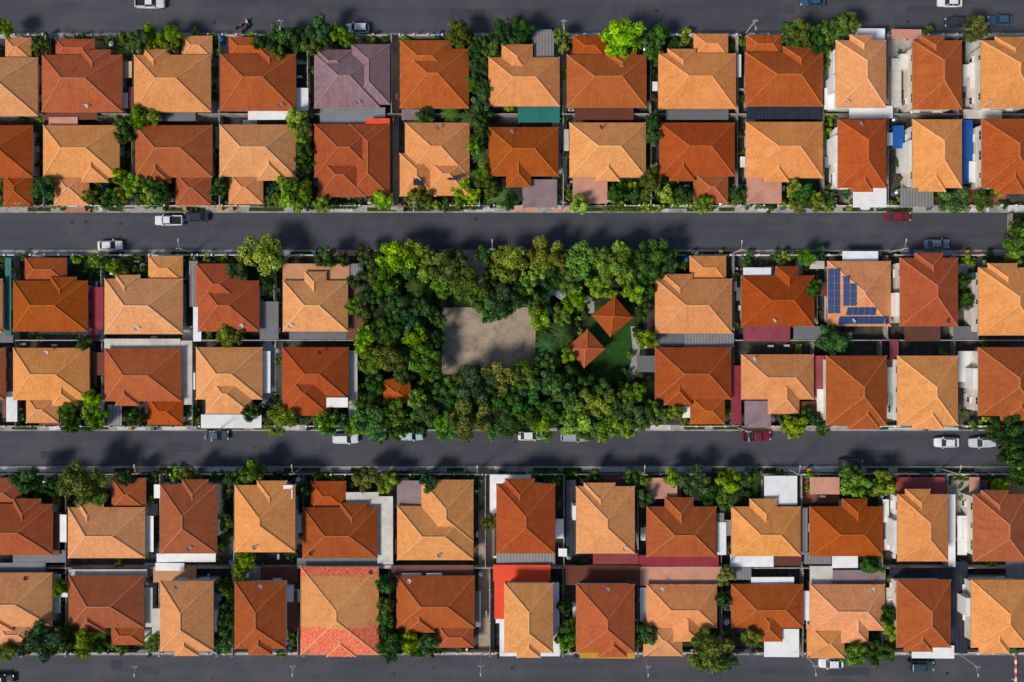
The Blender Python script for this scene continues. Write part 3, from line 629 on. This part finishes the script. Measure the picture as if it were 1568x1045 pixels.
for t in TL.replace('\n','').split(';'):
    q=t.split(',')
    if len(q)<3: continue
    tree(float(q[0])+R.uniform(-1,1),float(q[1])+R.uniform(-1,1),float(q[2]),kk[q[3] if len(q)>3 else ''])
def inside(x,y,marg=0):
    for q in HW:
        m_=q[2]
        if m_[0]-marg<x<m_[2]+marg and m_[1]-marg<y<m_[3]+marg: return True
        w_=q[5]
        if w_ and w_[0]<x<w_[2] and w_[1]<y<w_[3]: return True
    for s in SL:
        if s[0]<x<s[2] and s[1]<y<s[3]: return True
    return False
def scatter(n,r0,r1,marg,front,rows=None):
    cnt=0; tries=0
    while cnt<n and tries<n*30:
        tries+=1
        rw=R.choice(rows or list(fr)); ya,yb=fr[rw]; x=R.uniform(-10,1560)
        y=R.uniform(ya,ya+32) if (rw in 'ACE' and R.random()<front) else (R.uniform(yb-34,yb) if rw in 'BDF' and R.random()<front else R.uniform(ya,yb))
        if inside(x,y,marg) or 595<x<614 and y<325 or 732<x<760 and y>715 or 545<x<985 and rw in 'CD': continue
        if 1360<x and R.random()<.6: continue
        tree(x,y,R.uniform(r0,r1)); cnt+=1
scatter(680,4,9.5,1,.68); scatter(130,9,12.9,4,.7); scatter(45,13,17,6,.95); scatter(120,6,11,2,.4,['A','B'])
cnt=0
while cnt<190:
    x=R.uniform(552,985); y=R.uniform(392,655)
    if 672<x<825 and 466<y<578 or 900<x<976 and 465<y<585 or 880<x<918 and 512<y<558 or 585<x<633 and 578<y<624: continue
    tree(x,y,R.uniform(6,12)); cnt+=1
def hedge(r,zh=1.3,k=0):
    x0,y0,x1,y1=rectw(r); L=[]; step=.55; x=x0
    while x<=x1:
        y=y0
        while y<=y1:
            L.append((np.array([x+R.uniform(-.1,.1),y+R.uniform(-.1,.1),zh-.4+R.uniform(-.1,.1)]),.5)); y+=step
        x+=step
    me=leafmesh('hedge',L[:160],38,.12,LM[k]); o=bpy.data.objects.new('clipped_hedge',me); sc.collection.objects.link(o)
for r,k in (((925,317,1010,323),0),((1195,42,1262,56),1),((815,722,885,728),0),((640,314,738,320),1),((215,190,240,194),2),((600,722,650,727),1),((1190,388,1250,394),1),((480,314,545,319),1),((1448,728,1484,731),0),((100,652,150,657),1)): hedge(r,1.3,k)
# ---------------------------------------------------------------- vehicles
M['tyre']=simple('tyre_rubber',(.02,.02,.02),.9); M['lampw']=simple('headlamp',(.7,.7,.65),.2); M['lampr']=simple('tail_lamp',(.4,.01,.01),.3)
def paint(c):
    m,nt,b=newmat('car_paint'); g=N(nt,'ShaderNodeNewGeometry').outputs['Position']
    nt.links.new(ramp(nt,noise(nt,g,2,4),[(.3,sc3(c,.85)),(.7,sc3(c,1.05))]),b.inputs['Base Color']); b.inputs['Roughness'].default_value=.28; b.inputs['Coat Weight'].default_value=.4; return m
def loft(b,secs,mi):
    rows=[]
    for x,hw,zb,zt in secs:
        pts=[(-hw*.9,zb),(-hw,zb+.2),(-hw,zt-.14),(-hw*.86,zt),(0,zt+.03),(hw*.86,zt),(hw,zt-.14),(hw,zb+.2),(hw*.9,zb)]
        i=len(b.v); b.v+=[(x,y,z) for y,z in pts]; rows.append([i+k for k in range(9)])
    for a,c_ in zip(rows,rows[1:]):
        for k in range(9): b.f.append((a[k],c_[k],c_[(k+1)%9],a[(k+1)%9])); b.m.append(mi)
    b.f.append(tuple(rows[0])); b.m.append(mi); b.f.append(tuple(rows[-1][::-1])); b.m.append(mi)
def car(px,py,col,kind='sedan',ang=0,flip=False,off=.004):
    root=empty({'sedan':'parked_car','hatch':'parked_hatchback_car','pickup':'parked_pickup_truck','suv':'parked_suv_car'}[kind])
    pm=paint(col); L=4.5 if kind=='sedan' else (5.2 if kind=='pickup' else 4.2 if kind=='hatch' else 4.7); a=L/2; up=.15 if kind in('pickup','suv') else 0
    b=MB(); loft(b,[(-a,.66,.35,.72+up),(-a+.1,.8,.28,.88+up),(-a+.8,.88,.25,.95+up),(0,.9,.25,.95+up),(a-1.2,.88,.25,.93+up),(a-.35,.83,.28,.8+up),(a-.08,.74,.3,.7+up),(a,.6,.36,.58+up)],0); b.obj('body',[pm],root,smooth=False)
    if kind=='sedan': g0,g1,t0,t1,hz=-1.75,1.05,-1.1,.4,1.42
    elif kind=='hatch': g0,g1,t0,t1,hz=-1.95,1.0,-1.65,.35,1.48
    elif kind=='suv': g0,g1,t0,t1,hz=-2.15,1.05,-1.9,.45,1.75
    else: g0,g1,t0,t1,hz=-.75,1.2,-.5,.65,1.72
    zb=.96+up; b=MB()
    b.hexa([(g0,-.77,zb),(g1,-.77,zb),(g1,.77,zb),(g0,.77,zb)],[(t0,-.6,hz),(t1,-.6,hz),(t1,.6,hz),(t0,.6,hz)]); b.obj('window_glass',[M['glass']],root)
    b=MB(); b.hexa([(t0-.02,-.62,hz+.004),(t1+.03,-.62,hz+.004),(t1+.03,.62,hz+.004),(t0-.02,.62,hz+.004)],[(t0+.06,-.54,hz+.06),(t1-.05,-.54,hz+.06),(t1-.05,.54,hz+.06),(t0+.06,.54,hz+.06)])
    for s in (-1,1):
        for p,q in (((g0,.78*s,zb),(t0,.61*s,hz)),((g1,.78*s,zb),(t1,.61*s,hz)),(((g0+g1)/2,.785*s,zb),((t0+t1)/2,.615*s,hz))): b.tube(p,q,.045,.045,5)
        b.box(g1-.35,s*.98-.1,zb,g1-.15,s*.98+.1,zb+.14)
    b.obj('roof_and_pillars',[pm],root)
    if kind=='pickup':
        b=MB(); b.box(-a+.12,-.7,1.12,g0-.1,.7,1.145,1)
        for s in (-1,1): b.box(-a+.05,s*.8-.07,1.05,g0-.03,s*.8+.07,1.42,0)
        b.box(-a+.02,-.86,1.04,-a+.12,.86,1.41,0); b.obj('cargo_bed',[pm,M['tyre']],root)
    b=MB()
    for x in (-a+.85,a-.85):
        for s in (-1,1): b.tube((x,s*.92,.33),(x,s*.7,.33),.33,.33,14,0); b.tube((x,s*.935,.33),(x,s*.915,.33),.19,.19,10,1)
    b.obj('wheels',[M['tyre'],M['post']],root)
    b=MB()
    for s in (-1,1): b.box(a-.28,s*.6-.16,.6+up,a-.03,s*.6+.16,.73+up,0); b.box(-a-.02,s*.62-.12,.62+up,-a+.1,s*.62+.12,.8+up,1)
    b.obj('lamps',[M['lampw'],M['lampr']],root)
    x,y=P(px,py,.8); root.location=(x,y,off); root.rotation_euler=(0,0,math.radians(ang+(180 if flip else 0)+R.uniform(-1.5,1.5)))
Wt=(.78,.78,.78); Dk=(.03,.035,.045); Rd=(.22,.015,.03); Bl=(.04,.09,.16); Sv=(.35,.38,.42)
for c in ((230,5,Wt,'pickup'),(547,43,Wt,'hatch'),(1245,2,Bl,'sedan'),(1455,3,Wt,'sedan'),(1465,34,Dk,'hatch'),(1532,31,Bl,'sedan'),(259,338,Wt,'pickup'),(300,332,Dk,'sedan'),
 (168,376,Wt,'sedan'),(1376,332,Rd,'sedan'),(1435,374,(.18,.25,.33),'sedan'),(331,667,(.05,.08,.11),'sedan'),(529,672,Wt,'suv'),(628,667,(.45,.62,.6),'suv'),(812,667,Wt,'sedan'),(878,669,Sv,'suv'),
 (1158,668,(.2,.015,.04),'pickup'),(1450,678,Wt,'sedan'),(1504,678,(.6,.62,.65),'suv'),(1303,711,Dk,'sedan'),(1273,1016,Wt,'sedan'),(1410,1020,(.03,.07,.08),'suv'),(2,1041,Dk,'sedan')):
    car(*c,flip=R.random()<.5)
car(828,296,Dk,'suv',90,off=.17); car(1325,303,Wt,'sedan',90,off=.17); car(1232,303,Sv,'hatch',90,off=.17)
def motorbike(px,py,ang,col):
    root=empty('parked_motorcycle'); b=MB()
    for x in (-.6,.6): b.tube((x,-.05,.28),(x,.05,.28),.28,.28,12,0)
    b.hexa([(-.7,-.14,.6),(.1,-.14,.6),(.1,.14,.6),(-.7,.14,.6)],[(-.75,-.1,.8),(.1,-.08,.72),(.1,.08,.72),(-.75,.1,.8)],0)
    b.hexa([(-.3,-.1,.3),(.5,-.1,.3),(.5,.1,.3),(-.3,.1,.3)],[(-.2,-.16,.62),(.55,-.18,.8),(.55,.18,.8),(-.2,.16,.62)],1)
    b.tube((.45,-.35,.95),(.45,.35,.95),.03,.03,6,0); b.tube((.6,0,.28),(.42,0,.95),.04,.04,6,0); b.box(.5,-.1,.78,.66,.1,.95,1)
    b.obj('frame_seat_wheels',[M['tyre'],paint(col)],root); root.location=(*P(px,py),.01 if py<50 else .13); root.rotation_euler=(0,0,ang)
for q in ((368,42,.6,(.5,.03,.03)),(376,46,.9,(.05,.05,.1)),(380,38,1.8,(.6,.6,.6)),(620,318,1.5,(.4,.02,.02)),(1240,632,1.5,(.03,.03,.03))): motorbike(*q)
# ---------------------------------------------------------------- poles
M['conc']=simple('pole_concrete',(.42,.4,.37),.9,.15,1)
def pole(px,py,dirn):
    root=empty('street_lamp'); b=MB(); b.tube((0,0,0),(0,0,7),.12,.07,8)
    b.box(-.5,-.05,6.3,.5,.05,6.4)
    b.tube((0,0,6.0),(0,dirn*1.4,6.6),.045,.035,6); b.box(-.1,dirn*1.4-.3,6.56,.1,dirn*1.4+.3,6.66)
    b.obj('pole_and_lamp_arm',[M['conc']],root); root.location=(*P(px,py),.12)
for q in ((60,321,-1),(860,320,-1),(640,320,-1),(1132,321,-1),(296,387,1),(755,388,1),(1120,389,1),(1360,387,1),(462,717,1),(733,718,1),(232,717,1),(978,718,1),(1205,718,1),(1440,718,1),
  (232,999,-1),(463,999,-1),(738,998,-1),(983,999,-1),(1228,998,-1),(1465,999,-1),(345,655,-1),(1130,655,-1),(445,54,-1),(860,54,-1),(1140,54,-1)): pole(*q)
M['steel']=simple('stainless_steel',(.6,.6,.62),.3,.1,1,metal=.8)
def tank(px,py):
    b=MB(); b.tube((0,0,.1),(0,0,.35),.5,.5,14); b.tube((0,0,.35),(0,0,1.7),.48,.48,18); b.tube((0,0,1.7),(0,0,1.92),.48,.18,18); b.tube((0,0,1.92),(0,0,2.0),.2,.2,12)
    o=b.obj('water_tank',[R.choice([M['steel'],M['steel'],M['blue'],M['cream']])]); o.location=(*P(px,py),0)
def ac(px,py):
    b=MB(); b.box(-.45,-.18,.15,.45,.18,.85); b.tube((0,-.2,.5),(0,-.18,.5),.26,.26,12,1); b.box(-.4,-.15,.02,-.3,.15,.15,1); b.box(.3,-.15,.02,.4,.15,.15,1)
    o=b.obj('air_conditioner_unit',[M['wallw'],M['tyre']]); o.location=(*P(px,py),.12); o.rotation_euler=(0,0,R.choice([0,1.57]))
def bin_(px,py):
    b=MB(); b.hexa([(-.22,-.22,.02),(.22,-.22,.02),(.22,.22,.02),(-.22,.22,.02)],[(-.3,-.28,.95),(.3,-.28,.95),(.3,.28,.95),(-.3,.28,.95)]); b.box(-.33,-.32,.95,.33,.34,1.03,0); b.box(-.3,.34,.9,.3,.38,.95,1)
    for s in (-.25,.21): b.tube((s,.26,.1),(s+.04,.26,.1),.1,.1,8,1)
    o=b.obj('wheelie_bin',[R.choice([M['blue'],M['teal'],M['yellow'],M['tyre']]),M['tyre']]); o.location=(*P(px,py),.124)
n=0
while n<170:
    rw=R.choice(list(fr)); ya,yb=fr[rw]; x=R.uniform(0,1560); y=R.uniform(ya+3,yb-3)
    if inside(x,y,3) or (545<x<985 and rw in 'CD'): continue
    (tank if R.random()<.3 else ac)(x,y); n+=1
for i in range(45):
    y=R.choice([55,321,387,656,719,1000.5]); bin_(R.uniform(10,1530),y)
M['iron']=simple('cast_iron',(.03,.03,.03),.6)
for i in range(26):
    x,y=P(R.uniform(20,1530),R.choice([R.uniform(5,45),R.uniform(335,375),R.uniform(668,706),R.uniform(1012,1040)])); b=MB(); b.tube((x,y,.005),(x,y,.03),.33,.33,16); b.obj('manhole_cover',[M['iron']])
def dish(px,py,z):
    x,y=P(px,py,z); b=MB(); b.tube((0,0,-.6),(0,0,.25),.03,.03,6); a=Vector((.4,.3,.8)).normalized()
    b.tube(Vector((0,0,.25)),Vector((0,0,.25))+a*.12,.1,.42,16,0,False); b.tube(Vector((0,0,.25)),Vector((0,0,.25))+a*.4,.015,.015,5)
    o=b.obj('satellite_dish',[R.choice([M['post'],M['brown'],M['wallw']])]); o.location=(x,y,z)
for q in HW:
    if q[0] in 'ABCDEF' and R.random()<.5:
        m_=q[2]; dish(R.uniform(m_[0]+10,m_[2]-10),m_[3]-8 if q[3]>0 else m_[1]+8,(3.5 if q[4]==1 else 5.9)+1.0)
for y0,y1 in ((326,383),(660,714)):
    x0,a,x1,c_=rectw((1541,y0,1640,y1)); b=MB(); b.box(x0,a+.01,0.001,x1,c_-.01,.15); b.obj('road_end_verge',[M['parkfloor']])
    b=MB(); b.box(x0,a+.3,.15,x0+.2,c_-.3,1.6)
    k=a+.3
    while k<c_-.4: b.box(x0-.08,k,.15,x0+.28,k+.3,1.9); k+=2.2
    b.obj('road_end_wall',[M['bound']])
for q in ((1553,345,12),(1562,355,14),(1550,378,13),(1560,675,14),(1556,705,13),(1548,362,8)): tree(*q)
b=MB(); x,y=P(1550,1022)
for k in range(6): b.box(x-.15,y-2.2+k*.8,.9,x+.15,y-1.45+k*.8,1.1,k%2)
for k in (-2.2,2.3): b.box(x-.06,y+k,0,x+.06,y+k+.12,.9,0)
b.obj('striped_road_barrier',[M['wallw'],M['red']])
# ---------------------------------------------------------------- light and camera
SA=math.radians(45); AZ=math.radians(232)
w=bpy.data.worlds.new('World'); sc.world=w; w.use_nodes=True; nt=w.node_tree
sk=nt.nodes.new('ShaderNodeTexSky'); sk.sky_type='NISHITA'; sk.sun_disc=False; sk.sun_elevation=SA; sk.sun_rotation=AZ
bg=nt.nodes['Background']; nt.links.new(sk.outputs[0],bg.inputs[0]); bg.inputs[1].default_value=.105
sd=bpy.data.lights.new('sun','SUN'); sd.energy=3.3; sd.angle=math.radians(14); sd.color=(1,.93,.83)
so=bpy.data.objects.new('sun',sd); sc.collection.objects.link(so)
dv=Vector((math.sin(AZ)*math.cos(SA),math.cos(AZ)*math.cos(SA),math.sin(SA))); so.rotation_euler=dv.to_track_quat('Z','Y').to_euler(); so.location=dv*200
cd=bpy.data.cameras.new('camera'); co=bpy.data.objects.new('camera',cd); sc.collection.objects.link(co); co.location=(0,0,H)
cd.sensor_width=36; cd.lens=36*H/(1568*S); cd.clip_end=5000; cd.clip_start=1; sc.camera=co
sc.view_settings.view_transform='Standard'; sc.view_settings.look='None'; sc.view_settings.exposure=0; sc.view_settings.gamma=1
